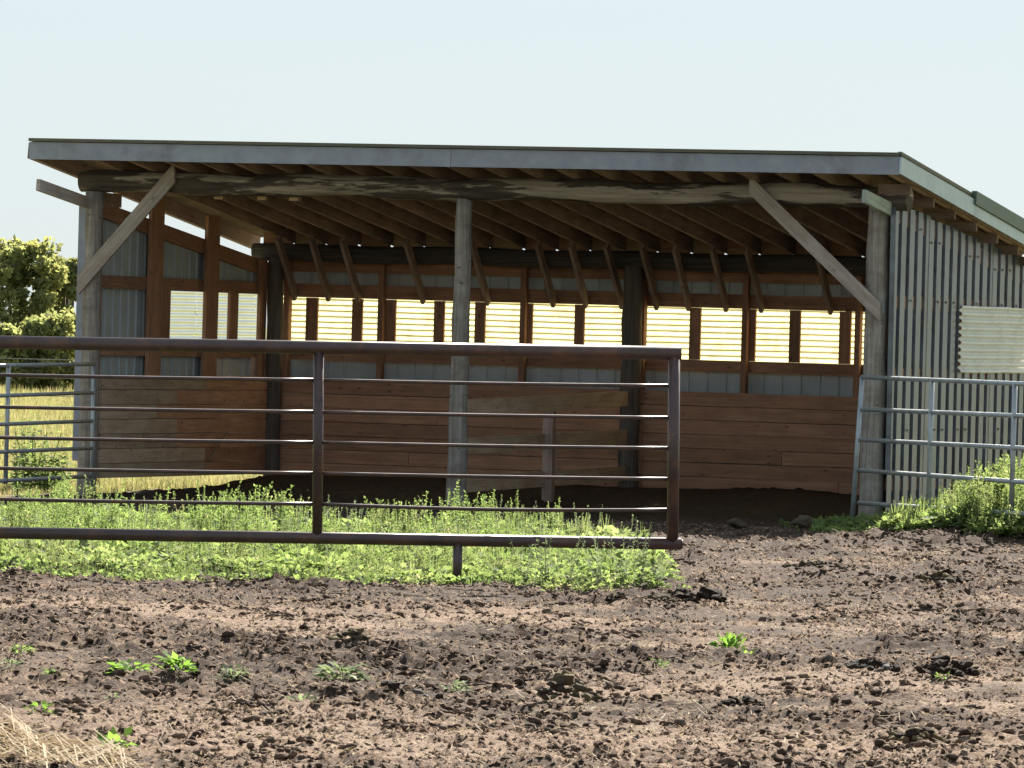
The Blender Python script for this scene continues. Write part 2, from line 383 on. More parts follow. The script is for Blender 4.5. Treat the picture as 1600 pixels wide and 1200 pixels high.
# ---------------------------------------------------------------- the shed
shed = empty('cattle_shed', (OX, OY, 0), -TH)
tag(shed, 'open-fronted timber cattle shed with sloping roof and yellowed windows', 'shed')
def P(u, v, z): return (u, v, z)
RB = lambda v: 3.15 - 0.137*v                      # underside of the rafters
Vb = -0.63; Ve = 4.95; U0, U1 = -0.40, 8.31

# posts
def log(name, u, v, z0, z1, r0, r1, mat, seed, lean=(0, 0)):
    n = 14; pts = [(u + lean[0]*i/n + 0.006*math.sin(i*1.7+seed), v + lean[1]*i/n, z0 + (z1-z0)*i/n) for i in range(n+1)]
    return tube(name, pts, [r0 + (r1-r0)*i/n for i in range(n+1)], mat, shed, 16, 0.025, seed)
log('post', 0.0, 0.0, -0.3, 2.95, 0.098, 0.088, M['post'], 1)
log('post', 3.83, 0.0, -0.3, 2.95, 0.098, 0.075, M['post'], 2, (0.0, 0))
log('post', 7.93, 0.0, -0.3, 3.0, 0.115, 0.1, M['post'], 3)
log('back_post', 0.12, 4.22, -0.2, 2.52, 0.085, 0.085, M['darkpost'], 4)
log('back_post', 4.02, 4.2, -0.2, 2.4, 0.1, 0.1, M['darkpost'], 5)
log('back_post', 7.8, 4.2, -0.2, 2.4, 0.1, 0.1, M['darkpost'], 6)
# log beams
n = 40
tube('front_beam', [(-0.14 + 8.36*i/n, 0.01*math.sin(i*0.9), 3.045 + 0.012*math.sin(i*0.6) - 0.004*(i/n)) for i in range(n+1)],
     [0.105 + 0.008*math.sin(i*1.3) for i in range(n+1)], M['barkbeam'], shed, 18, 0.02, 7)
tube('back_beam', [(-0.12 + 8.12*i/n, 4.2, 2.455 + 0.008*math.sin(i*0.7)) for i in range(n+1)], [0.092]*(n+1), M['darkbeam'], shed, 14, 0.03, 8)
# rafters
for u in [-0.38] + [0.28 + 0.36*k for k in range(23)]:
    if u > 8.25: continue
    du = random.uniform(-0.012, 0.012) if u > -0.3 else 0
    board('rafter', (u+du, Vb+0.03, RB(Vb+0.03)+0.07), (u+du*0.3, Ve-0.05, RB(Ve-0.05)+0.07), 0.14, 0.038, (0, 0, 1), M['rafter'], shed)
board('rafter', (8.28, Vb+0.03, RB(Vb)+0.07), (8.28, Ve-0.05, RB(Ve-0.05)+0.07), 0.14, 0.038, (0, 0, 1), M['rafter'], shed)
# boards above the rafters
nb = 26
for i in range(nb):
    v0 = Vb+0.02 + (Ve-Vb-0.04)*i/nb; v1 = Vb+0.02 + (Ve-Vb-0.04)*(i+1)/nb - 0.004; vm = (v0+v1)/2
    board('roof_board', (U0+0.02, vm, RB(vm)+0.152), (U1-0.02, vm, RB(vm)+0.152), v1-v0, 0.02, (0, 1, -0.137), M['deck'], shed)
# ribbed green roof sheets
def sheet(name, org, along, up, length, height, pitch, depth, mat, parent, duty=0.3, profile='rib', top=None, seed=0, nseg=1):
    """ribbed sheet; ribs run in 'up', repeat in 'along'; top(s) gives the height at distance s"""
    along = Vector(along); up = Vector(up); nrm = along.cross(up).normalized(); pr = []
    if profile == 'rib':
        s = 0.0
        while s < length - 1e-6:
            for a, d in ((0, 0), (1-duty-0.07, 0), (1-duty, 1), (0.94, 1), (0.995, 0)):
                q = s + a*pitch
                if q <= length: pr.append((q, d*depth))
            s += pitch
        if pr[-1][0] < length - 1e-4: pr.append((length, pr[-1][1]))
    else:
        k = int(length/pitch*8)
        for i in range(k+1):
            s = length*i/k; pr.append((s, depth*0.5*math.sin(2*math.pi*s/pitch)))
    V = []; F = []; o = Vector(org)
    for s, d in pr:
        hgt = top(s) if top else height
        for j in range(nseg+1): V.append(along*s + up*(hgt*j/nseg) + nrm*d)
    c = sum(V, Vector())/len(V)
    m_ = nseg+1
    for i in range(len(pr)-1):
        for j in range(nseg): F.append((i*m_+j, (i+1)*m_+j, (i+1)*m_+j+1, i*m_+j+1))
    ob = mesh_obj(name, [v-c for v in V], F, mat, parent, smooth=(profile != 'rib')); ob.location = o + c
    return ob
up = Vector((0, 1, -0.137)).normalized()
for k in range(8):
    a = U0+0.0 + k*1.09
    sheet('roof_sheet', (a, Vb-0.03, RB(Vb-0.03)+0.168 + 0.002*(k % 2)), (1, 0, 0), up, min(1.09, U1-a+0.03), 5.6, 0.225, 0.012, M['green'], shed)
# front fascia boards and drip edge
for a, b in ((U0, 3.936), (3.94, U1)):
    board('fascia', (a, Vb-0.012, RB(Vb)+0.078), (b, Vb-0.012, RB(Vb)+0.078), 0.165, 0.022, (0, 0, 1), M['fascia'], shed, 0.01)
    board('drip_edge', (a, Vb-0.03, RB(Vb)+0.182), (b, Vb-0.03, RB(Vb)+0.182), 0.03, 0.03, (0, 0, 1), M['cap'], shed)
# rake trim, left (plain board) and right (two lengths with green cap)
board('rake_board', (U0-0.012, Vb, RB(Vb)+0.078), (U0-0.012, Ve, RB(Ve)+0.078), 0.15, 0.022, (0, 0, 1), M['deck'], shed)
board('rake_flashing', (U1+0.014, Vb-0.02, RB(Vb-0.02)+0.078), (U1+0.014, 1.66, RB(1.66)+0.078), 0.155, 0.02, (0, 0, 1), M['rake'], shed)
board('rake_flashing', (U1+0.014, 1.66, RB(1.66)+0.052), (U1+0.014, Ve, RB(Ve)+0.052), 0.105, 0.02, (0, 0, 1), M['rake'], shed)
board('rake_cap', (U1-0.02, Vb+0.06, RB(Vb+0.06)+0.186), (U1-0.02, 1.66, RB(1.66)+0.186), 0.06, 0.04, (0, 0, 1), M['cap'], shed)
board('rake_cap', (U1+0.02, 1.655, RB(1.66)+0.172), (U1+0.02, Ve, RB(Ve)+0.172), 0.125, 0.05, (0, 0, 1), M['green'], shed)
# lookout blocks under the right eave
for k, v in enumerate((-0.1, 0.62, 1.3, 2.0, 2.7, 3.4, 4.1)):
    board('lookout', (7.95, v, RB(v)-0.05), (8.26, v, RB(v)-0.05), 0.09, 0.04, (0, 0, 1), M['deck'], shed)
# knee braces, front
board('brace', (0.90, -0.135, 3.14), (-0.085, -0.135, 2.045), 0.135, 0.035, (0.74, 0, -0.67), M['brace'], shed, 0, 0.95, 0.9)
board('brace', (6.715, -0.15, 3.132), (8.015, -0.15, 1.985), 0.125, 0.035, (0.66, 0, 0.75), M['brace'], shed, 0, -0.85, -0.85)
# nailing blocks on the beam
for u in (1.27, 1.72, 2.05): board('block', (u-0.04, 0.1, 2.925), (u+0.05, 0.1, 2.925), 0.05, 0.09, (0, 0, 1), M['block'], shed)

# back wall: grey cladding strips, girts, windows, planks, studs, braces
BW = 4.52
def cladding(z0, z1, u0, u1):
    k = 0; u = u0
    while u < u1 - 0.05:
        L = min(0.99, u1-u)
        sheet('cladding_sheet', (u, BW + 0.03, z0), (1, 0, 0), (0, 0, 1), L, z1-z0, 0.198, -0.016, M['clad'], shed, 0.14); u += L
cladding(0.0, 1.478, 0.0, 8.0); cladding(2.03, 2.52, 0.0, 8.0)
openings = [(0.206, 0.362), (0.491, 0.874), (0.987, 1.192), (1.355, 1.777), (1.889, 2.225), (2.336, 2.726), (2.851, 3.307), (3.411, 3.816),
            (4.138, 4.54), (4.656, 5.11), (5.239, 5.596), (5.71, 6.119), (6.239, 6.6), (6.73, 7.15), (7.26, 7.62)]
def window(axis_o, along, length, z0, z1, mat, parent, pitch=0.058, depth=0.027):
    """corrugated translucent sheet, corrugations horizontal"""
    al = Vector(along); k = int((z1-z0)/pitch*8); V = []; F = []; nrm = al.cross(Vector((0, 0, 1)))
    ns = max(1, int(length/0.25)); w0 = random.random()*6
    for i in range(k+1):
        z = (z1-z0)*i/k
        for j in range(ns+1):
            s = length*j/ns
            V.append(al*s + nrm*(depth*0.5*math.sin(2*math.pi*z/pitch) + 0.006*math.sin(s*3+w0)) + Vector((0, 0, z + 0.004*math.sin(s*2.1+w0))))
    for i in range(k):
        for j in range(ns): F.append((i*(ns+1)+j, i*(ns+1)+j+1, (i+1)*(ns+1)+j+1, (i+1)*(ns+1)+j))
    c = sum(V, Vector())/len(V)
    o = mesh_obj('window_sheet', [v-c for v in V], F, mat, parent, True); o.location = Vector(axis_o)+c
    return o
edges = [0.0] + [(openings[i][1]+openings[i+1][0])/2 for i in range(len(openings)-1)] + [7.95]
for i in range(len(openings)):
    a, b = edges[i]+0.001, edges[i+1]-0.001
    window((a, BW+0.012+0.004*(i % 2), 1.44), (1, 0, 0), b-a, 0, 0.61, M['yellow'], shed)
# girts
def girt(z0, z1, v, th, u0, u1, mat, cuts=()):
    pts = [u0] + list(cuts) + [u1]
    for a, b in zip(pts[:-1], pts[1:]):
        board('girt', (a+0.001, v, (z0+z1)/2), (b-0.001, v, (z0+z1)/2), z1-z0, th, (0, 0, 1), mat, shed, 0.015)
girt(2.005, 2.145, 4.47, 0.038, 0.15, 7.95, M['stud'], (2.28, 4.08, 6.18))
girt(1.365, 1.48, 4.47, 0.038, 0.15, 7.95, M['stud'], (1.23, 2.79, 4.08, 5.65))
girt(2.268, 2.40, 4.47, 0.038, 0.15, 7.95, M['stud'], (1.3, 2.79, 4.1, 5.9))
# short dark studs between the windows, full studs stand in front
full = {2, 5, 8, 10}; 
for i in range(len(openings)-1):
    a, b = openings[i][1], openings[i+1][0]
    if i == 7: continue
    board('window_stud', ((a+b)/2, 4.472, 1.4815), ((a+b)/2, 4.472, 2.0035), (b-a), 0.034, (1, 0, 0), M['stud'], shed)
board('stud', (0.178, 4.41, 1.17), (0.178, 4.41, 2.4), 0.06, 0.085, (1, 0, 0), M['stud'], shed)
for u in (1.235, 2.79, 4.075, 5.165, 6.35, 7.4):
    board('stud', (u-0.012, 4.405, 1.15), (u-0.012, 4.405, 2.36), 0.055, 0.088, (1, 0, 0), M['stud'], shed)
# knee braces from the rafters to the header
for u in (0.28, 0.65, 0.99, 1.69, 2.4, 3.11, 3.47, 3.845, 4.225, 4.57, 4.965, 5.33, 6.06, 6.8, 7.5):
    board('wall_brace', (u, 3.86, 2.60), (u-0.02+random.uniform(-.01, .01), 4.425, 2.0), 0.1, 0.036, (0, 0.7, 0.7), M['rafter'], shed)
# pale blocks between the rafter tails
for k in range(22):
    u = -0.26 + 0.18 + 0.36*k + 0.18
    board('block', (u-0.16, 4.3, RB(4.3)+0.01), (u+0.16, 4.3, RB(4.3)+0.01), 0.22, 0.03, (0, 0, 1), M['block'] if random.random() < 0.35 else M['stud'], shed)
# planks of the back wall
z = 0.03
cutsets = [(2.1, 4.12), (3.1, 4.13, 6.2), (1.6, 4.12), (2.6, 4.13, 5.6), (3.4, 4.12), (1.9, 4.13, 6.6), (2.9, 4.12), (2.2, 4.13)]
for r_ in range(8):
    zz0, zz1 = z, z + 0.136; z = zz1 + 0.006
    pts = [0.16] + list(cutsets[r_]) + [7.9]
    for a, b in zip(pts[:-1], pts[1:]):
        board('plank', (a+0.002, 4.335 + random.uniform(-.004, .004), (zz0+zz1)/2), (b-0.002, 4.335, (zz0+zz1)/2 + random.uniform(-.004, .004)), 0.136, 0.038, (0, 0, 1),
              M['plank'] if (r_ or a > 4) else M['plank'], shed, 0.012)

# left wall
def lplate(v): return 2.878 - 0.122*v
lc_top = lambda s: lplate(s) - 0.05
for k in range(5):
    v0 = 0.05 + k*0.9; L = min(0.9, 4.5-v0)
    # upper cladding, seen from inside
    o_ = (-0.055, v0+L, 2.03); sheet('cladding_sheet', o_, (0, -1, 0), (0, 0, 1), L, 1, 0.18, -0.016, M['clad'], shed, 0.14, top=lambda s, v0=v0, L=L: lplate(v0+L-s) - 0.04 - 2.03)
    lo = 0.2 if v0 < 1.4 else 0.2
    full_h = 2.034 if v0 < 0.9 else 1.478
    sheet('cladding_sheet', (-0.057, v0+L, lo), (0, -1, 0), (0, 0, 1), L, full_h-lo, 0.18, -0.016, M['clad'], shed, 0.14)
sheet('cladding_sheet', (-0.0585, 1.5, 1.46), (0, -1, 0), (0, 0, 1), 0.6, 0.59, 0.18, -0.016, M['clad'], shed, 0.14)
for a, b in ((1.5, 2.58), (2.58, 3.4), (3.4, 4.3)):
    window((-0.04, b-0.001, 1.45), (0, -1, 0), b-a-0.002, 0, 0.6, M['white'], shed)
board('plate', (-0.02, -1.24, lplate(-1.24)-0.055), (-0.02, 0.1, lplate(0.1)-0.055), 0.11, 0.036, (0, 0, 1), M['brace'], shed)
board('plate', (-0.02, 0.1, lplate(0.1)-0.075), (-0.02, 4.4, lplate(4.4)-0.075), 0.15, 0.038, (0, 0, 1), M['stud'], shed)
board('block', (-0.02, 0.06, 2.885), (-0.02, 0.63, 2.875), 0.13, 0.04, (0, 0, 1), M['rafter'], shed)
for a, b in ((0.1, 1.22), (1.22, 2.52), (2.52, 4.1)):
    board('girt', (-0.012, a, 2.085), (-0.012, b-0.003, 2.085), 0.125, 0.036, (0, 0, 1), M['stud'], shed, 0.01)
    board('girt', (-0.012, a, 1.42), (-0.012, b-0.003, 1.42), 0.1, 0.036, (0, 0, 1), M['stud'], shed, 0.01)
for a, b, z1 in ((1.229, 1.581, 2.99), (2.56, 2.998, 2.79), (4.0, 4.16, 2.38)):
    board('stud', (0.03, (a+b)/2, 1.17), (0.03, (a+b)/2, z1), min(0.3, b-a), 0.038, (0, 1, 0), M['stud'], shed)
for a, b, z0 in ((1.628, 1.829, 1.45), (3.305, 3.516, 1.45), (0.12, 0.2, 0.15)):
    board('window_stud', (0.0, (a+b)/2, z0), (0.0, (a+b)/2, 2.03), b-a, 0.03, (0, 1, 0), M['stud'], shed)
z = 0.185
for r_ in range(7):
    zz = z + 0.07; z += 0.143
    cut = random.choice((1.9, 2.6, 1.4))
    board('plank', (0.07, 0.1, zz), (0.07, cut-0.003, zz), 0.137, 0.038, (0, 0, 1), M['plank_pale'], shed, 0.012)  # front lengths paler: light from the open side painted into the wood tone
    board('plank', (0.07, cut, zz), (0.07, 4.2, zz), 0.137, 0.038, (0, 0, 1), M['plank'], shed, 0.012)
board('corner_trim', (-0.09, -0.06, 0.35), (-0.09, -0.06, 2.86), 0.085, 0.01, (1, 0, 0), M['fascia'], shed)
board('corner_trim', (-0.1295, 0.0, 0.35), (-0.1295, 0.0, 2.86), 0.11, 0.008, (0, 1, 0), M['galv'], shed)
board('straw_stalk', (0.12, 2.62, 0.33), (0.16, 2.98, 0.62), 0.018, 0.01, (0, 0, 1), M['straw'], shed)

# right wall: ribbed galvanised sheets on the outside with a pale window band
RW = 8.1
vb = [-0.08, 1.02, 2.02, 3.1, 4.11, 4.75]
tops = [2.985, 2.87, 2.77, 2.66, 2.56]
def right_sheet(v0, L, z0, zt, slope, off, nseg=1):
    sheet('wall_sheet', (RW+off, v0, z0), (0, 1, 0), (0, 0, 1), L+0.03, 1, 0.252, -0.085, M['galv'], shed, 0.36, top=lambda s: (zt - z0) - slope*s, nseg=nseg)
for i in range(5):
    v0, L = vb[i], vb[i+1]-vb[i]; off = 0.003*(i % 2)
    if i < 2: right_sheet(v0, L, 0.08, tops[i], 0.075, off)
    else:
        right_sheet(v0, L, 2.05, tops[i], 0.075, off); right_sheet(v0, L, 0.08, 1.46, 0.0, off)
window((RW+0.03, 2.0, 1.44), (0, 1, 0), 1.6, 0, 0.64, M['white_outer'], shed, 0.068, 0.036)
window((RW+0.034, 3.6, 1.445), (0, 1, 0), 1.1, 0, 0.635, M['white_outer'], shed, 0.068, 0.036)
for i in range(5):
    a, b = vb[i], vb[i+1]
    V = []; F = []
    for zz in (tops[i]-0.22, 2.1, 0.9):
        for k in range(4):
            v = a + 0.06 + k*0.252
            if v > b or random.random() < 0.5 or (i >= 2 and 1.5 < zz < 2.0): continue
            c = Vector((RW+0.006, v, zz)); j = len(V)
            for (p, q_) in ((-1, -1), (1, -1), (1, 1), (-1, 1)): V.append(c + Vector((0, p*0.012, q_*0.012)))
            V.append(c + Vector((0.012, 0, 0)))
            F += [(j, j+1, j+4), (j+1, j+2, j+4), (j+2, j+3, j+4), (j+3, j, j+4)]
    tag(mesh_obj('screw_heads', V, F, M['cap'], shed), kind='stuff')
rplate = lambda v: 2.975 - 0.122*v
board('plate', (8.06, -0.88, rplate(-0.88)+0.0-0.055), (8.06, 0.0, rplate(0)-0.055), 0.118, 0.036, (0, 0, 1), M['greenwood'], shed)
board('plate', (8.06, 0.0, rplate(0)-0.075), (8.06, 4.5, rplate(4.5)-0.075), 0.15, 0.038, (0, 0, 1), M['rafter'], shed)
for z0 in (0.4, 1.41, 2.08): board('girt', (8.06, 0.05, z0), (8.06, 4.45, z0), 0.12, 0.036, (0, 0, 1), M['stud'], shed)
board('corner_trim', (8.115, -0.1, 0.5), (8.1, -0.1, 2.95), 0.05, 0.008, (1, 0, 0), M['galv'], shed)
board('hinge_plate', (8.045, -0.14, 1.98), (8.04, -0.14, 2.1), 0.02, 0.01, (1, 0, 0), M['galv'], shed)
# dividing fence from the middle post to the back
for (a0, a1), (b0, b1), mt in (((0.90, 1.052), (1.0, 1.145), 'plank_pale'), ((0.54, 0.689), (0.615, 0.76), 'plank_pale'), ((0.176, 0.327), (0.245, 0.40), 'plank_pale')):
    board('divider_board', (3.82, 0.02, (a0+a1)/2), (4.02, 4.1, (b0+b1)/2), 0.15, 0.036, (0, 0, 1), M[mt], shed, 0.01)
board('divider_post', (3.965, 2.1, -0.1), (3.955, 2.1, 0.95), 0.1, 0.09, (1, 0, 0), M['rafter'], shed)

# ---------------------------------------------------------------- maroon pipe gate
DG = 43.55
gate = empty('pipe_gate', (-3.8, DG, 0)); tag(gate, 'rusty maroon pipe gate with thin rods across the front of the yard', 'gate')
gate.rotation_euler = (0, -0.0115, 0)       # hangs slightly high at its free end
def gx(px): return px + 3.8
UR = [-3.72, -1.297, 1.122]
tube('top_rail', [(0.02, 0, 1.535), (gx(1.165), 0, 1.535)], 0.046, M['pipe'], gate, 18)
tube('bottom_rail', [(0.02, 0, 0.238), (gx(1.185), 0, 0.238)], 0.041, M['pipe'], gate, 18)
for i, x in enumerate(UR):
    w = 0.08 if i == 2 else 0.07
    tube('upright', [(gx(x)+0.004, 0, 0.24), (gx(x)-0.006, 0, 1.535)], w/2, M['pipe'], gate, 16)
for a, b in ((UR[0], UR[1]), (UR[1], UR[2])):
    for z0 in (1.313, 1.095, 0.888, 0.678, 0.468):
        nn = 10; sag = (0.02 if (z0 < 0.5 and b > 0) else 0.004) * random.uniform(0.6, 1.2)
        tube('rod', [(gx(a+0.03) + (b-a-0.06)*i/nn, 0, z0 - sag*math.sin(math.pi*i/nn)) for i in range(nn+1)], 0.0125, M['pipe'], gate, 8)
tube('leg', [(gx(-0.335), 0, -0.1), (gx(-0.335), 0, 0.235)], 0.033, M['pipe'], gate, 14)
tube('weld_stub', [(gx(1.185), 0, 0.238), (gx(1.195), 0, 0.238)], 0.03, M['pipe'], gate, 12)

# ---------------------------------------------------------------- galvanised livestock panels
def panel(name, a, b, zs_a, zs_b, verts, r, label, foot=0.03):
    e = empty(name, (a[0], a[1], 0)); tag(e, label, 'livestock panel', 'galvanised livestock panels beside the shed')
    d = Vector((b[0]-a[0], b[1]-a[1], 0))
    for za, zb in zip(zs_a, zs_b): tube('rail', [(0, 0, za), tuple(d*0.5 + Vector((0, 0, (za+zb)/2))), tuple(d + Vector((0, 0, zb)))], r, M['silver'], e, 10)
    for s, z0 in verts:
        zt = zs_a[0]*(1-s) + zs_b[0]*s; tube('upright', [tuple(d*s + Vector((0.015 if s == 0 else 0, 0.0, z0)) - Vector((0.07 if s == 0 and name == 'livestock_panel' and a[0] > 0 else 0, 0, 0))), tuple(d*s + Vector((0, 0, zt)))], r*1.1, M['silver'], e, 10)
    return e
panel('livestock_panel', (-4.02, 61.45), (-4.83, 56.5), (1.286, 1.012, 0.741, 0.48, 0.21), (1.272, 1.0, 0.745, 0.5, 0.24), ((0, -0.05), (0.68, 0.2), (1, 0)), 0.019,
      'galvanised pipe livestock panel beside the left post of the shed')
panel('livestock_panel', (3.17, 58.0), (4.70, 53.3), (1.388, 1.095, 0.82, 0.542, 0.246), (1.386, 1.12, 0.846, 0.555, 0.294), ((0, 0.05), (0.345, 0.2), (0.73, 0.25), (1, 0.2)), 0.021,
      'galvanised pipe livestock panel leaning by the corrugated metal wall')

# ---------------------------------------------------------------- vegetation builders
def leafquad(base, d, length, width, droop, roll):
    """one bent diamond leaf as two quads' worth of vertices -> 1 quad"""
    d = d/np.linalg.norm(d); s = np.cross(d, [0, 0, 1]); ns = np.linalg.norm(s); s = s/ns if ns > 1e-4 else np.array([1, 0, 0]); n_ = np.cross(s, d)
    s = s*math.cos(roll) + n_*math.sin(roll)
    mid = base + d*length*0.45; tip = base + d*length + np.array([0, 0, -droop*length])
    return [base, mid + s*width/2, tip, mid - s*width/2]
def proto_weed(rg, h=0.3, nst=3, leafl=0.045, seedy=True, spread=0.3):
    Q = []
    for s in range(nst):
        ang = rg.uniform(0, 2*math.pi); tilt = rg.uniform(0.05, spread); hh = h*rg.uniform(0.6, 1)
        d = np.array([math.cos(ang)*tilt, math.sin(ang)*tilt, 1.0]); d /= np.linalg.norm(d)
        side = np.array([math.cos(ang+1.57), math.sin(ang+1.57), 0])
        Q.append([-side*0.003, side*0.003, d*hh+side*0.0015, d*hh-side*0.0015])
        k = int(hh/0.02)+4
        for i in range(k):
            f = (i+1)/k; p = d*hh*f; a2 = i*2.4 + rg.uniform(-.4, .4)
            l = leafl*(1.15-0.75*f)*rg.uniform(0.7, 1.2)
            Q.append(leafquad(p, np.array([math.cos(a2), math.sin(a2), rg.uniform(0.1, 0.9)]), l, l*0.5, rg.uniform(0, .5), rg.uniform(-.5, .5)))
        if seedy:
            for i in range(12):
                f = rg.uniform(0.72, 1.06); a2 = rg.uniform(0, 6.28); l = 0.016*rg.uniform(.6, 1.3)
                Q.append(leafquad(d*hh*f, np.array([math.cos(a2), math.sin(a2), 1.4]), l, l*0.6, 0, rg.uniform(-1, 1)))
    return np.array(Q)
def proto_rosette(rg, r=0.09, n=16, lw=0.45, up=0.5):
    Q = []
    for i in range(n):
        a = rg.uniform(0, 6.28); l = r*rg.uniform(0.4, 1); st = np.array([math.cos(a), math.sin(a), 0])*r*rg.uniform(0, 0.5) + np.array([0, 0, rg.uniform(0, r*0.5)])
        Q.append(leafquad(st, np.array([math.cos(a), math.sin(a), rg.uniform(0.05, up*2)]), l, l*lw, rg.uniform(0, .6), rg.uniform(-.6, .6)))
    return np.array(Q)
def proto_grass(rg, h=0.3, n=12, w=0.008, lean=0.5):
    Q = []
    for i in range(n):
        a = rg.uniform(0, 6.28); st = np.array([rg.normal()*0.03, rg.normal()*0.03, 0]); hh = h*rg.uniform(.5, 1); t_ = rg.uniform(0, lean)
        d = np.array([math.cos(a)*t_, math.sin(a)*t_, 1]); side = np.array([math.cos(a+1.57+rg.normal()*.4), math.sin(a+1.57), 0])*w*rg.uniform(.6, 1.3)
        Q.append([st-side, st+side, st+d*hh+side*0.2, st+d*hh-side*0.2])
    return np.array(Q)
def scatter(name, protos, pts, scales, mat, parent=None, zjit=0.0):
    """all copies of the prototypes as one mesh (ground cover nobody could count)"""
    V = []; which = rng.integers(0, len(protos), len(pts)); ang = rng.uniform(0, 2*math.pi, len(pts))
    for k, pr in enumerate(protos):
        s = which == k
        if not s.any(): continue
        c, sn = np.cos(ang[s]), np.sin(ang[s]); q = pr.reshape(-1, 3)
        x = q[None, :, 0]*c[:, None] - q[None, :, 1]*sn[:, None]; y = q[None, :, 0]*sn[:, None] + q[None, :, 1]*c[:, None]; z = np.repeat(q[None, :, 2], s.sum(), 0)
        sc = scales[s][:, None]
        V.append(np.stack([x*sc + pts[s][:, 0:1], y*sc + pts[s][:, 1:2], z*sc + pts[s][:, 2:3]], -1).reshape(-1, 3))
    V = np.concatenate(V); F = np.arange(len(V)).reshape(-1, 4)
    return mesh_obj(name, V, F, mat, parent)
def onground(x, y): return np.stack([x, y, ground_z(x, y) - 0.01], -1)
PW = [proto_weed(rng, 0.3, 3) for _ in range(6)]; PR = [proto_rosette(rng, 0.1, 18, 0.5, 0.8) for _ in range(8)]
PG = [proto_grass(rng) for _ in range(6)]; PWs = [proto_weed(rng, 0.32, 2, 0.028, True, 0.4) for _ in range(5)]

# weed strip behind and under the pipe gate
n = 28000; x = rng.uniform(-5.1, 1.6, n); y = rng.uniform(41.3, 55.5, n)
front = 42.1 + 0.75*sstep(x, -3, 1) + (vnoise(x, y*0, 0.5, 41)-0.5)*0.9
back = 52.7 - 0.2*(x+5) + (vnoise(x, y*0, 0.8, 42)-0.5)*0.9
right = 1.30 - 0.03*(y-44) + (vnoise(x*0, y, 0.7, 43)-0.5)*0.35
keep = (y > front) & (y < back) & (x < right)
thin = rng.random(n) < (0.3 + 0.8*sstep(y-front, 0.0, 0.9))*sstep(right-x, 0.0, 0.7)*(1 - 0.85*sstep(y, 47.5, 50)*sstep(vnoise(x, y, 0.55, 46), 0.62, 0.4))
x, y = x[keep & thin], y[keep & thin]; dens = vnoise(x, y, 0.45, 44); fr = sstep(y, 42.5, 47)
n = len(x); kind = rng.random(n)
rs = kind < 0.58; pw = (kind >= 0.58) & (kind < 0.82) & (dens > 0.33); gr = kind >= 0.86; gs = (kind >= 0.82) & (kind < 0.86)
pts = onground(x, y)
cover = scatter('ground_cover_weeds', PR, pts[rs], (0.6 + 1.0*fr[rs])*rng.uniform(.6, 1.2, rs.sum()), M['weed']); tag(cover, 'low leafy green weeds covering the soil under the pipe gate', 'weeds', None, 'stuff')
ht = 0.38 + 1.12*fr*sstep(dens, 0.45, 0.78)*(0.6+0.8*vnoise(x, y, 0.3, 47))
hl = (0.85 - 0.35*sstep(x, -0.6, 1.0))*(1 - 0.5*sstep(-x, 3.2, 4.4))
tall = scatter('tall_weeds', PW, pts[pw], (ht*hl)[pw]*rng.uniform(.7, 1.25, pw.sum()), M['weed']); tag(tall, 'upright leafy weeds growing in the strip behind the pipe gate', 'weeds', None, 'stuff')
gt = scatter('grass_tufts', PG, pts[gr], (0.25 + 0.45*fr[gr])*rng.uniform(.6, 1.1, gr.sum()), M['weed']); tag(gt, 'thin green grass blades among the weeds behind the gate', 'grass', None, 'stuff')
gw = scatter('grey_weeds', PWs, pts[gs], (0.4 + 0.55*fr[gs])*rng.uniform(.7, 1.2, gs.sum()), M['greyweed']); tag(gw, 'grey-green seedy weeds mixed into the strip behind the gate', 'weeds', None, 'stuff')
# weeds on the mound by the right wall
n = 10500; x = rng.uniform(3.0, 6.2, n); y = rng.uniform(53.0, 60.5, n)
lim = (((x-5.9)/2.55)**2 + ((y-56.6)/3.0)**2) + (vnoise(x, y, 0.6, 51)-0.5)*0.4
k = (lim < 1.0); x, y = x[k], y[k]; pts = onground(x, y); kd = rng.random(len(x))
a = kd < 0.6; b = (kd >= 0.6) & (kd < 0.88); c = (kd >= 0.88) & (y > 55.5)
mc = scatter('mound_cover', PR, pts[a], rng.uniform(.8, 1.9, a.sum()), M['weed']); tag(mc, 'leafy weeds covering the mound by the corrugated wall', 'weeds', None, 'stuff')
mw = scatter('mound_weeds', PW, pts[b], (0.5 + 0.85*sstep(x[b], 3.3, 4.4))*rng.uniform(.6, 1.2, b.sum())*(0.5+vnoise(x[b], y[b], 0.5, 52)), M['weed']); tag(mw, 'upright weeds on the mound beside the corrugated wall', 'weeds', None, 'stuff')
mg = scatter('mound_grass', PG, pts[c], rng.uniform(.5, 1.0, c.sum()), M['weed']); tag(mg, 'bright long grass on top of the mound by the wall', 'grass', None, 'stuff')
# shaded weeds at the foot of the right post
n = 260; x = rng.normal(3.08, 0.2, n); y = rng.normal(57.4, 0.7, n); sw = scatter('shaded_weeds', PR, onground(x, y), rng.uniform(.6, 1.3, n), M['weed']); tag(sw, 'small shaded weeds at the foot of the right post', 'weeds', None, 'stuff')

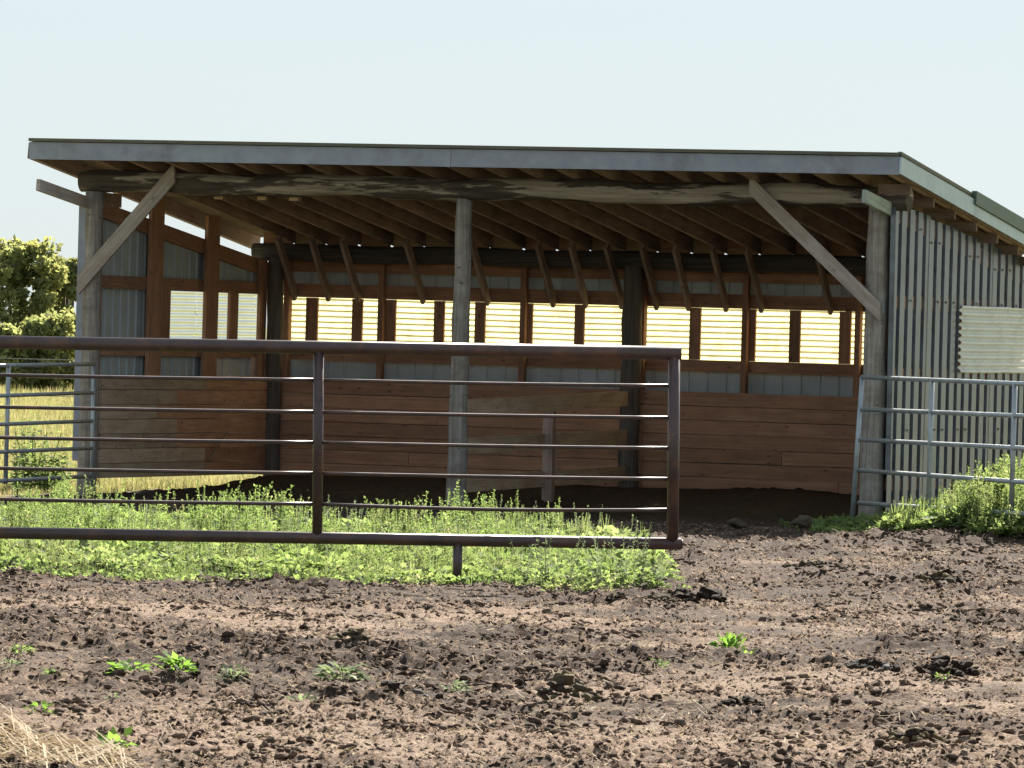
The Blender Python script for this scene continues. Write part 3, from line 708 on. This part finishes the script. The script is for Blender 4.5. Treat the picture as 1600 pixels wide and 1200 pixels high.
# tall seedy weeds overlapping the bottom rail of the gate
ords = ['first', 'second', 'third', 'fourth', 'fifth', 'sixth', 'seventh', 'eighth']
for i, (px, h) in enumerate(((1.02, 0.30), (0.9, 0.42), (0.78, 0.46), (0.62, 0.5), (0.42, 0.36), (0.26, 0.42), (0.13, 0.38))):
    rg = np.random.default_rng(100+i); e = empty('tall_weed', (px, 42.95 + 0.12*(i % 3), float(ground_z(px, 43.0))-0.02))
    tag(e, 'tall grey-green seedy weed before the bottom rail, %s from gate end' % ords[i], 'weed', 'tall seedy weeds in front of the pipe gate')
    Q = proto_weed(rg, h*1.12, 5, 0.05, True, 0.4); V = Q.reshape(-1, 3); tag(mesh_obj('foliage', V, np.arange(len(V)).reshape(-1, 4), M['greyweed'], e))

# small plants scattered on the dirt
def seedling(px, py, r, label, mat='bright', n=26, upv=0.6, lw=0.5):
    rg = np.random.default_rng(int(abs(px*1000)+py*100)); e = empty('weed_plant', (px, py, float(ground_z(px, py))-0.005)); tag(e, label, 'weed', 'small weeds on the bare dirt')
    Q = proto_rosette(rg, r*1.05, n*2, lw*0.8, upv*1.2); Q[:, :, :] = Q.mean(1, keepdims=True) + (Q - Q.mean(1, keepdims=True))*0.72; V = Q.reshape(-1, 3); mesh_obj('leaves', V, np.arange(len(V)).reshape(-1, 4), M[mat], e)
    tube('stem', [(0, 0, -0.02), (0.004, 0, r*0.45)], 0.003, M[mat], e, 5)
seedling(-1.5, 24.85, 0.1, 'bright green broad-leaved weed at the edge of the straw heap', 'bright', 16, 0.9, 0.6)
seedling(-1.93, 26.9, 0.075, 'bright green jagged weed just behind the straw heap', 'bright', 14, 0.8, 0.55)
seedling(-1.74, 29.75, 0.11, 'flat spreading green weed, left one of a close pair', 'bright', 30, 0.3)
seedling(-1.50, 29.6, 0.11, 'rounded bright green weed, right one of a close pair', 'bright', 36, 0.5)
seedling(-1.27, 29.9, 0.09, 'grey-green leafy weed just right of the close pair', 'greyweed', 26, 0.6)
seedling(-0.91, 28.85, 0.09, 'small weed with long leaves in front of the round dark lump', 'greyweed', 20, 0.6, 0.4)
seedling(-0.78, 30.8, 0.13, 'wide low green weed just behind the round dark lump', 'greyweed', 42, 0.4)
seedling(-0.24, 30.3, 0.1, 'pale low weed beside the grey-brown manure heap', 'greyweed', 26, 0.3)
seedling(1.2, 34.3, 0.12, 'upright green weed standing alone on bare dirt right of the gate', 'bright', 34, 1.2)
seedling(1.27, 33.9, 0.07, 'low green sprig at the foot of the lone upright weed', 'bright', 14, 0.4)
seedling(-2.06, 29.15, 0.055, 'small yellow-green weed near the left edge of the yard', 'bright', 18, 0.4)
seedling(-2.38, 30.9, 0.07, 'pale weed at the far left edge of the yard', 'greyweed', 14, 0.5)
seedling(-2.42, 32.0, 0.08, 'yellowish weed farthest back along the left edge of the yard', 'weed', 18, 0.5)
seedling(0.80, 32.8, 0.06, 'tiny green weed beside a dark clod in mid yard', 'bright', 12, 0.5)
seedling(2.17, 31.55, 0.07, 'yellow-green sprout growing in the large dark clod heap', 'bright', 14, 0.8)
seedling(-1.72, 28.2, 0.055, 'tiny grey-leaved weed in front of the close pair', 'greyweed', 10, 0.5)

# ---------------------------------------------------------------- manure piles and clods
def rock_mesh(seed, rough=0.22):
    rg = np.random.default_rng(seed); g_ = (1+5**.5)/2
    V = np.array([(-1, g_, 0), (1, g_, 0), (-1, -g_, 0), (1, -g_, 0), (0, -1, g_), (0, 1, g_), (0, -1, -g_), (0, 1, -g_), (g_, 0, -1), (g_, 0, 1), (-g_, 0, -1), (-g_, 0, 1)], float)/1.902
    F = [(0, 11, 5), (0, 5, 1), (0, 1, 7), (0, 7, 10), (0, 10, 11), (1, 5, 9), (5, 11, 4), (11, 10, 2), (10, 7, 6), (7, 1, 8), (3, 9, 4), (3, 4, 2), (3, 2, 6), (3, 6, 8), (3, 8, 9), (4, 9, 5), (2, 4, 11), (6, 2, 10), (8, 6, 7), (9, 8, 1)]
    V = V*(1 + rg.normal(0, rough, (12, 1))); V[:, 2] *= 0.75
    return V, np.array(F)
def subdiv(V, F, rg, amt):
    V = list(map(np.array, V)); cache = {}; out = []
    def mid(a, b):
        k_ = (min(a, b), max(a, b))
        if k_ not in cache:
            m_ = (V[a]+V[b])/2; m_ = m_*(1 + rg.normal(0, amt))*1.06; V.append(m_); cache[k_] = len(V)-1
        return cache[k_]
    for a, b, c in F:
        x_, y_, z_ = mid(a, b), mid(b, c), mid(c, a); out += [(a, x_, z_), (b, y_, x_), (c, z_, y_), (x_, y_, z_)]
    return np.array(V), np.array(out)
clod_meshes = {}
def clod_mesh(mat, i):
    key = (mat, i)
    if key not in clod_meshes:
        V, F = rock_mesh(300+i, 0.26); V, F = subdiv(V, F, np.random.default_rng(i), 0.13)
        me = bpy.data.meshes.new('clod'); me.from_pydata([tuple(v) for v in V], [], [tuple(map(int, f_)) for f_ in F]); me.update(); me.materials.append(M[mat])
        clod_meshes[key] = me
    return clod_meshes[key]
def pile(name, px, py, w, h, n, size, mats, label, depth=None, cat='manure pile'):
    rg = np.random.default_rng(int(abs(px)*977+py*31)); e = empty(name, (px, py, float(base_height(np.array(px), np.array(py))) + 0.015)); tag(e, label, cat, 'manure heaps in the yard')
    if n > 5: n, size = int(n*1.9), size*0.74
    for i in range(n):
        a = rg.uniform(0, 6.28); rr = math.sqrt(rg.uniform(0, 1)); x_ = math.cos(a)*rr*w/2; y_ = math.sin(a)*rr*(depth or w)/2
        s = size*rg.uniform(0.6, 1.25)*(1.15-0.5*rr); z_ = h*(1-rr)*rg.uniform(.6, 1.1) + s*0.45 + 0.015
        o = bpy.data.objects.new('clod', clod_mesh(mats[int(rg.integers(len(mats)))], int(rg.integers(6)))); COL.objects.link(o); o.parent = e
        o.location = (x_, y_, z_); o.scale = (s*rg.uniform(.9, 1.4), s*rg.uniform(.9, 1.3), s*rg.uniform(.7, 1)); o.rotation_euler = (rg.uniform(-.4, .4), rg.uniform(-.4, .4), rg.uniform(0, 6.28))
    return e
pile('manure_pile', -0.80, 33.4, 0.28, 0.09, 26, 0.036, ['dung_pale', 'dung_mid'], 'pale yellow-brown dry manure pile in the middle left of the yard')
pile('manure_pile', 0.30, 29.9, 0.3, 0.1, 20, 0.045, ['dung_mid', 'dung_pale', 'dung_mid'], 'lumpy grey-brown manure heap in the centre of the yard')
pile('dirt_lump', -0.53, 29.85, 0.03, 0.02, 2, 0.05, ['dung_dark'], 'round dark dirt lump with small stones to its right', None, 'dirt lump')
pile('manure_pile', 1.2, 40.4, 0.36, 0.09, 20, 0.06, ['dung_dark'], 'dark manure heap of big clods just beyond the gate end')
pile('manure_pile', 0.96, 40.2, 0.34, 0.02, 16, 0.03, ['dung_mid'], 'row of small brown lumps left of the dark clod heap')
pile('manure_pile', 0.73, 40.1, 0.2, 0.05, 9, 0.04, ['dung_dark', 'dung_mid'], 'small brown manure heap near the front edge of the weeds')
pile('manure_pile', 2.2, 31.7, 0.3, 0.08, 16, 0.05, ['dung_dark'], 'large dark clod heap with a green sprout, right of the yard')
pile('manure_pile', 1.83, 32.2, 0.3, 0.04, 16, 0.035, ['dung_dark', 'stone', 'dung_dark'], 'dark clods mixed with pale stones left of the large clod heap')
pile('manure_pile', 3.05, 45.2, 0.5, 0.05, 20, 0.045, ['dung_pale', 'dung_dark', 'dung_mid'], 'pale and dark manure heap on the right, toward the mound')
pile('manure_pile', 2.25, 46.4, 0.55, 0.04, 18, 0.035, ['dung_pale', 'dung_mid'], 'low straw-coloured manure patch right of the gate end')
pile('manure_pile', 1.09, 29.3, 0.22, 0.03, 10, 0.032, ['dung_dark'], 'small dark clod group alone on pale dirt right of centre')
pile('manure_pile', 1.74, 27.1, 0.3, 0.05, 24, 0.034, ['dung_pale', 'dung_pale', 'dung_dark'], 'pale straw-like manure pile with dark front, nearest the camera')
pile('dirt_lump', 1.97, 56.0, 0.16, 0.05, 5, 0.06, ['dung_mid'], 'wide brown lump in the shed shadow, left of two', None, 'dirt lump')
pile('dirt_lump', 2.55, 55.8, 0.12, 0.06, 4, 0.06, ['dung_mid'], 'taller brown lump at the shadow edge, right of two', None, 'dirt lump')
for i, (sx, sy, sm_) in enumerate(((-0.40, 29.75, 'stone'), (-0.36, 29.65, 'stone'), (-0.30, 29.6, 'dung_dark'), (-0.22, 29.65, 'dung_dark'))):
    pile('small_stone', sx, sy, 0.01, 0.01, 1, 0.022, [sm_], ['brown', 'small white', 'dark round', 'dark far'][i] + ' stone in the row right of the round dirt lump', None, 'stone')

def many_clods(name, n, mat, label):
    # ragged clusters of broken dirt
    x = rng.uniform(-4.4, 4.8, n*3); y = 22.5 + 34*rng.random(n*3)**1.2
    k = (rng.random(n*3) < (1-0.65*smooth_band(x, y))*(0.12+1.2*sstep(0.6*vnoise(x, y*0.6, 0.8, 25)+0.4*vnoise(x, y*0.7, 0.35, 61), 0.42, 0.68))) & (np.abs(x) < 0.085*y + 0.6)
    x, y = x[k][:n], y[k][:n]; per = rng.integers(4, 12, len(x)); cs = 0.02*(3.0**rng.random(len(x)))
    X = np.repeat(x, per); Y = np.repeat(y, per); CS = np.repeat(cs, per); m_ = len(X)
    X = X + rng.normal(0, 1, m_)*CS*1.3; Y = Y + rng.normal(0, 1, m_)*CS; sz = CS*rng.uniform(.1, .46, m_); Zg = ground_z(X, Y) + sz*rng.uniform(0.0, 0.8, m_)
    V = []; F = []; base = 0; ang = rng.uniform(0, 6.28, m_); wh = rng.integers(0, 10, m_)
    for j in range(10):
        q_ = wh == j; V0, F0 = rock_mesh(500+j, 0.34); c_ = q_.sum()
        c, sn = np.cos(ang[q_])[:, None], np.sin(ang[q_])[:, None]; sc = sz[q_][:, None]
        V.append(np.stack([(V0[None, :, 0]*c - V0[None, :, 1]*sn)*sc*1.2 + X[q_][:, None], (V0[None, :, 0]*sn + V0[None, :, 1]*c)*sc + Y[q_][:, None], V0[None, :, 2]*sc + Zg[q_][:, None]], -1).reshape(-1, 3))
        F.append((F0[None] + (np.arange(c_)*12)[:, None, None]).reshape(-1, 3) + base); base += c_*12
    tag(mesh_obj(name, np.concatenate(V), np.concatenate(F), M[mat]), label, 'dirt', None, 'stuff')
many_clods('dirt_clods', 3600, 'dirtclod', 'loose ragged dark dirt clods strewn over the trampled yard')
def tiny_clods(n):
    x = rng.uniform(-4.6, 5.0, n); y = 22.5 + 36*rng.random(n)**1.35
    k = (np.abs(x) < 0.085*y + 0.6) & (rng.random(n) < (1-0.2*smooth_band(x, y))*(0.3+0.9*sstep(vnoise(x, y*0.7, 0.5, 63), 0.3, 0.65))); x, y = x[k], y[k]; n = len(x)
    O = np.array([(1, 0, -0.2), (0, 1, -0.2), (-1, 0, -0.2), (0, -1, -0.2), (0, 0, 0.62)], float)
    FO = np.array([(0, 1, 4), (1, 2, 4), (2, 3, 4), (3, 0, 4)])
    s = (0.0045*(5.2**(rng.random(n)**1.2)))[:, None, None]; ang = rng.uniform(0, 6.28, n)
    V = O[None]*(1+rng.normal(0, .3, (n, 5, 1)))*s; V[:, 4, :2] += rng.normal(0, .4, (n, 2))*s[:, 0]; c, sn = np.cos(ang)[:, None], np.sin(ang)[:, None]
    V = np.stack([V[:, :, 0]*c - V[:, :, 1]*sn + x[:, None], V[:, :, 0]*sn + V[:, :, 1]*c + y[:, None], V[:, :, 2] + (ground_z(x, y) + s[:, 0, 0]*0.15)[:, None]], -1).reshape(-1, 3)
    F = (FO[None] + (np.arange(n)*5)[:, None, None]).reshape(-1, 3)
    tag(mesh_obj('dirt_crumbs', V, F, M['clod']), 'fine dirt crumbs covering the trampled yard', 'dirt', None, 'stuff')
tiny_clods(220000)
# straw chips lying about
n = 15000; x = rng.uniform(-3.6, 4.4, n); y = 22.5 + 33*rng.random(n)**1.5; k = (np.abs(x) < 0.085*y + 0.5); x, y = x[k], y[k]
PC = []
for _ in range(8):
    Q = []
    for i in range(2):
        a = rng.uniform(0, 6.28); p = np.array([rng.normal()*.03, rng.normal()*.03, 0.012]); l = rng.uniform(0.012, 0.035); w = rng.uniform(0.0015, 0.003); d = np.array([math.cos(a), math.sin(a), rng.uniform(-.35, .5)]); s_ = np.array([-math.sin(a), math.cos(a), rng.uniform(-.3, .3)])*w
        Q.append([p-d*l-s_, p-d*l+s_, p+d*l+s_, p+d*l-s_])
    PC.append(np.array(Q))
ch = scatter('straw_litter', PC, onground(x, y)+[0, 0, 0.01], rng.uniform(.6, 1.2, len(x)), M['straw']); tag(ch, 'bits of dry straw littering the dirt yard', 'straw', None, 'stuff')

# straw heap, bottom left
heap = empty('straw_heap', (-2.62, 24.0, 0)); tag(heap, 'heap of dry pale straw at the left front corner of the yard', 'straw heap')
n = 1300; rr = np.sqrt(rng.random(n)); aa = rng.uniform(0, 6.28, n); x = -2.62 + rr**1.3*np.cos(aa)*1.25; y = 24.0 + rr*np.sin(aa)*1.3
PS = []
for _ in range(10):
    Q = []
    for i in range(3):
        a = rng.normal(-0.6, 1.1); p = np.array([rng.normal()*.04, rng.normal()*.04, rng.uniform(0.01, 0.06)]); l = rng.uniform(0.07, 0.2); w = rng.uniform(0.0015, 0.004)
        d = np.array([math.cos(a), math.sin(a), rng.uniform(-.35, .14)]); s_ = np.array([-math.sin(a), math.cos(a), rng.uniform(-.45, .1)])*w
        Q.append([p-d*l-s_, p-d*l+s_, p+d*l+s_, p+d*l-s_])
    PS.append(np.array(Q))
def scatter_fixed(name, protos, pts, mat, parent, off):
    V = []; wh = rng.integers(0, len(protos), len(pts))
    for k_, pr in enumerate(protos):
        s = wh == k_; q_ = pr.reshape(-1, 3); V.append((q_[None] + pts[s][:, None]).reshape(-1, 3))
    V = np.concatenate(V) - off; return mesh_obj(name, V, np.arange(len(V)).reshape(-1, 4), mat, parent)
pts = onground(x, y); tag(scatter_fixed('straw', PS, pts, M['straw'], heap, np.array([-2.62, 24.0, 0])), kind='stuff')

# ---------------------------------------------------------------- pasture on the left, shrubs, fence
n = 10000; y = 58.5 + 100*rng.random(n)**1.7; x = -0.0735*y + rng.normal(0, 1, n)*(0.9 + 0.012*(y-58)); 
extra = 2600; ye = rng.uniform(61.5, 72, extra); xe = rng.uniform(-5.4, 0.5, extra); x = np.concatenate([x, xe]); y = np.concatenate([y, ye])
u_, v_ = to_uv(x, y); k = ((u_ < -0.2) & (y > 59.2 + 0.8*vnoise(x, y, 0.7, 71))) | (v_ > 4.8); x, y = x[k], y[k]
zz = np.where(y < 67.4, ground_z(x, y), -0.1); pts = np.stack([x, y, zz-0.01], -1)
sc = (0.35 + 0.5*vnoise(x, y, 1.5, 72))*(1+0.004*(y-58))*rng.uniform(.6, 1.2, len(x))*(0.35+0.65*sstep(y, 60, 64))
gm = scatter('pasture_grass', PG, pts, sc, M['meadow']); tag(gm, 'sunlit yellow-green pasture grass left of the shed', 'grass', None, 'stuff')

def shrub(px, py, h, rad, n, label, seed):
    rg = np.random.default_rng(seed); e = empty('shrub', (px, py, -0.1)); tag(e, label, 'shrub', 'shrubs along the far side of the pasture')
    for k in range(4):
        a = rg.uniform(0, 6.28); tube('trunk', [(0.1*math.cos(a), 0.1*math.sin(a), 0), (rad*0.25*math.cos(a), rad*.25*math.sin(a), h*0.4), (rad*.5*math.cos(a), rad*.5*math.sin(a), h*0.8)], [0.07, 0.05, 0.015], M['darkpost'], e, 8)
    C = []
    for k in range(80):
        a = rg.uniform(0, 6.28); f = rg.random(); rr_ = rad*math.sqrt(rg.random())*(1-0.5*f**2)
        C.append((math.cos(a)*rr_, math.sin(a)*rr_, h*(0.06 + 0.88*f), rad*rg.uniform(.1, .28)))
    V = []
    per = n//len(C)
    for (cx, cy, cz, cr) in C:
        d = rg.normal(size=(per, 3)); d /= np.linalg.norm(d, axis=1)[:, None]; p = d*(cr*rg.uniform(.2, 1.5, per)**.6)[:, None]*[1, 1, .85] + [cx, cy, cz]
        p[:, 2] = np.maximum(p[:, 2], 0.05)
        l = rg.uniform(.04, .11, per)[:, None]; d1 = rg.normal(size=(per, 3)); d1 /= np.linalg.norm(d1, axis=1)[:, None]; d2 = np.cross(d1, rg.normal(size=(per, 3))); d2 /= np.linalg.norm(d2, axis=1)[:, None]
        V.append(np.stack([p-d1*l, p+d2*l*.55, p+d1*l, p-d2*l*.55], 1).reshape(-1, 3))
    V = np.concatenate(V); mesh_obj('crown', V, np.arange(len(V)).reshape(-1, 4), M['tree'], e)
shrub(-12.05, 158, 3.85, 1.15, 16000, 'tallest bushy shrub left of the shed, topping the others', 1)
shrub(-11.15, 160, 3.55, 0.95, 13000, 'lower yellowing shrub right beside the shed post', 2)
shrub(-13.2, 157, 3.6, 1.1, 14000, 'dark shrub at the left edge of the picture', 3)
shrub(-15.6, 160, 3.8, 1.5, 9000, 'leafy shrub beyond the left edge of the shrub row', 4)
shrub(-9.0, 161, 2.9, 1.3, 9000, 'low shrub hidden behind the left post of the shed', 5)
shrub(-11.3, 154, 1.9, 1.0, 9000, 'short undergrowth shrub in front of the taller ones', 6)
shrub(-12.6, 153, 1.8, 1.1, 9000, 'short dark undergrowth shrub on the left of the row', 7)
# leafy thistle by the corner
th = empty('thistle', (-4.62, 62.6, 0)); tag(th, 'leafy green thistle clump growing against the outer corner of the shed', 'thistle')
rg = np.random.default_rng(9); Qs = []
for k in range(44):
    q_ = proto_weed(rg, rg.uniform(.3, .9), 1, 0.12, False, .35) + np.array([rg.normal()*.14 - .02, rg.normal()*.2, 0]); Qs.append(q_)
V = np.concatenate(Qs).reshape(-1, 3); mesh_obj('leaves', V, np.arange(len(V)).reshape(-1, 4), M['weed'], th)
for k in range(5): tube('stem', [(rg.normal()*.05, rg.normal()*.05, 0), (rg.normal()*.12, rg.normal()*.12, .6)], 0.006, M['weed'], th, 6)
# wire fence
fe = empty('wire_fence', (-12, 105, -0.1)); tag(fe, 'thin wire fence with wooden posts across the pasture', 'fence')
for k in range(7): tube('fence_post', [(k*1.75, 0.02, 0), (k*1.75+0.02, 0.02, 1.3)], 0.045, M['post'], fe, 8)
for z0 in (0.55, 0.85, 1.15): tube('wire', [(-0.5, -0.03, z0), (11, -0.03, z0)], 0.006, M['wire'], fe, 5)
